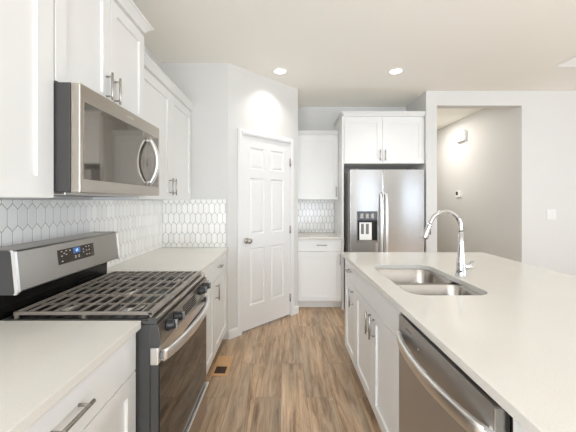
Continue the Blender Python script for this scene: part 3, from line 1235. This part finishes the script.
finish('grease_filter', bm, M['midgrey'], vb)
bm = BM(); box(bm, -.7822, -.7812, 1.535, 1.60, 1.790, 1.797); finish('badge', bm, M['mark'], md)

# ------------------------------------------------------------------ refrigerator
fr = thing('refrigerator', 'stainless side-by-side refrigerator with water dispenser in the left door', 'refrigerator', (1.265, 4.12, 0))
FA, FBx = .812, 1.722
FS = 1.2155
YF = 3.782
bx('body', M['fridge_side'], fr, FA + .004, FBx - .004, 3.845, 4.46, .03, 1.752, b=.003)
bx('kick_grille', M['blackm'], fr, FA + .01, FBx - .01, 3.83, 3.8445, .02, .10, b=.002)
bx('door_gasket', M['rubber'], fr, FS - .02, FS + .02, 3.8412, 3.8446, .11, 1.75)
ld = bx('door', M['steel_v'], fr, FA, FS - .0045, YF, 3.8405, .11, 1.757, b=.003)
rd = bx('door', M['steel_v'], fr, FS + .0045, FBx, YF, 3.8405, .11, 1.757, b=.003)
for d, hx in ((ld, FS - .030), (rd, FS + .032)):
    bm = BM()
    pts = []
    for k in range(25):
        s = k / 24
        bow = (1 - (2 * s - 1) ** 2) ** .55
        pts.append((hx, YF - .012 - .045 * bow, .55 + .93 * s))
    strip(bm, pts, .026, .014, (1, 0, 0))
    for z in (.562, 1.468):
        box(bm, hx - .012, hx + .012, YF - .016, YF + .001, z - .014, z + .014, b=.003)
    finish('handle', bm, M['steel_edge'], d)
for x in (FA + .05, FBx - .05):
    bx('hinge_cover', M['midgrey'], fr, x - .03, x + .03, YF + .012, 3.88, 1.7575, 1.772, b=.003)
# dispenser
DX0, DX1, DZ0, DZ1 = .893, 1.150, .880, 1.245
ds = bx('dispenser', M['midgrey'], ld, DX0, DX1, YF - .004, YF + .001, DZ0, DZ1, b=.002)
bx('dispenser_panel', M['glass'], ds, DX0 + .008, DX1 - .008, YF - .0055, YF - .0035, DZ1 - .105, DZ1 - .008, b=.0008)
for k in range(3):
    x = DX0 + .045 + k * .065
    bx('dispenser_button', M['steel'], ds, x, x + .035, YF - .0063, YF - .005, DZ1 - .085, DZ1 - .03)
bx('dispenser_recess', M['dark'], ds, DX0 + .010, DX1 - .008, YF - .0052, YF - .0035, DZ0 + .01, DZ1 - .112)
bx('dispenser_lip', M['blackm'], ds, DX0 + .008, DX1 - .006, YF - .016, YF - .005, DZ1 - .133, DZ1 - .110, b=.003)
bk = bx('dispenser_back', M['plastic'], ds, DX0 + .032, DX1 - .075, YF - .0068, YF - .005, DZ0 + .012, DZ1 - .137, b=.0006)
for x in (DX0 + .050, DX0 + .110):
    bx('paddle', M['midgrey'], bk, x, x + .036, YF - .0105, YF - .0065, DZ0 + .085, DZ1 - .155, b=.002)
bx('drip_tray', M['steel'], ds, DX0 - .002, DX1 + .002, YF - .014, YF + .001, DZ0 - .014, DZ0 + .004, b=.003)

# ------------------------------------------------------------------ small fittings
fv = thing('floor_register', 'pale wood floor register with one half open, beside the left base cabinet', 'floor vent', (-.515, 2.56, 0))
VX0, VX1, VY0, VY1 = -.578, -.446, 2.405, 2.715
bm = BM()
for a in ((VX0, VX1, VY0, VY0 + .032), (VX0, VX1, VY0 + .142, VY1), (VX0, VX0 + .021, VY0 + .032, VY0 + .142), (VX1 - .021, VX1, VY0 + .032, VY0 + .142)):
    box(bm, *a, .0003, .006, b=.0015)
finish('wood_frame', bm, M['vent_wood'], fv)
bx('duct_opening', paint('dark_brown_duct', (0.05, 0.025, 0.015), .6, .1, 20), fv, VX0 + .021, VX1 - .021, VY0 + .032, VY0 + .142, .0003, .0016)
bx('slot', M['dark'], fv, VX0 + .045, VX1 - .045, VY1 - .05, VY1 - .04, .0055, .0064)
bx('damper_seam', M['vent_wood'], fv, VX0 + .026, VX1 - .024, VY0 + .150, VY1 - .026, .0058, .0066, b=.0003)


def downlight(x, y):
    t = thing('recessed_light', '', 'light', (x, y, CEIL), 'recessed ceiling lights')
    bm = BM()
    lathe(bm, (x, y, CEIL - .0005), (0, 0, -1), [(0, .082), (.003, .082), (.005, .078), (.004, .062), (.0015, .060), (.0015, .0)], 32)
    finish('trim_ring', bm, M['plastic'], t)
    bm = BM()
    cyl(bm, (x, y, CEIL - .0022), (x, y, CEIL - .0045), .059, n=32)
    finish('lens', bm, M['lamp'], t)
    l = bpy.data.lights.new('lamp_beam', 'AREA')
    l.shape = 'DISK'
    l.size = .11
    l.energy = LAMP_W
    l.color = (1.0, .97, .93)
    l.spread = math.radians(112)
    o = bpy.data.objects.new('lamp_beam', l)
    COL.objects.link(o)
    o.parent = t
    o.location = (0, 0, -.012)
    return t


downlight(-.040, 3.25)['label'] = 'round recessed ceiling light just in front of the pantry door'
downlight(1.180, 3.25)['label'] = 'round recessed ceiling light in front of the refrigerator'

cv = thing('ceiling_vent', 'white square ceiling vent cut off at the upper right corner', 'vent', (2.93, 2.955, CEIL))
CX0, CX1, CY0, CY1 = 2.745, 3.115, 2.77, 3.14
bm = BM()
for a in ((CX0, CX1, CY0, CY0 + .03), (CX0, CX1, CY1 - .03, CY1), (CX0, CX0 + .03, CY0 + .03, CY1 - .03), (CX1 - .03, CX1, CY0 + .03, CY1 - .03)):
    box(bm, *a, CEIL - .010, CEIL - .0005, b=.003)
finish('frame', bm, M['plastic'], cv)
bm = BM()
for k in range(9):
    y = CY0 + .045 + k * .035
    prism(bm, [(y - .014, CEIL - .002), (y + .010, CEIL - .009), (y + .012, CEIL - .008), (y - .012, CEIL - .001)], CX0 + .03, CX1 - .03, 'x', ID)
finish('louvres', bm, M['plastic'], cv)

FWR = Frame((0, YW, 0), (1, 0, 0), (0, -1, 0))
sw = thing('light_switch', 'white double light switch plate on the wall right of the hallway', 'switch', (3.33, YW, 1.205))
bx('wall_plate', M['switch'], sw, 3.27, 3.39, .0005, .006, 1.14, 1.265, b=.002, F=FWR)
for u in (3.302, 3.358):
    bx('rocker', M['switch'], sw, u - .0165, u + .0165, .0055, .009, 1.17, 1.235, b=.0015, F=FWR)

FH = Frame((HX1, 0, 0), (0, 1, 0), (-1, 0, 0))
ch = thing('door_chime', 'white door chime box high on the hallway wall', 'chime', (HX1, 5.12, 2.35))
bx('cover', M['plastic'], ch, 4.99, 5.25, .012, .055, 2.36, 2.53, b=.006, F=FH)
bx('back_plate', M['plastic'], ch, 5.0, 5.24, .0005, .0115, 2.37, 2.52, F=FH)
th = thing('thermostat', 'small white thermostat with dark screen on the hallway wall', 'thermostat', (HX1, 5.21, 1.44))
tb_ = bx('case', M['plastic'], th, 5.14, 5.29, .0005, .022, 1.435, 1.545, b=.004, F=FH)
bx('screen', M['blackm'], tb_, 5.215, 5.28, .0215, .0225, 1.47, 1.53, F=FH)
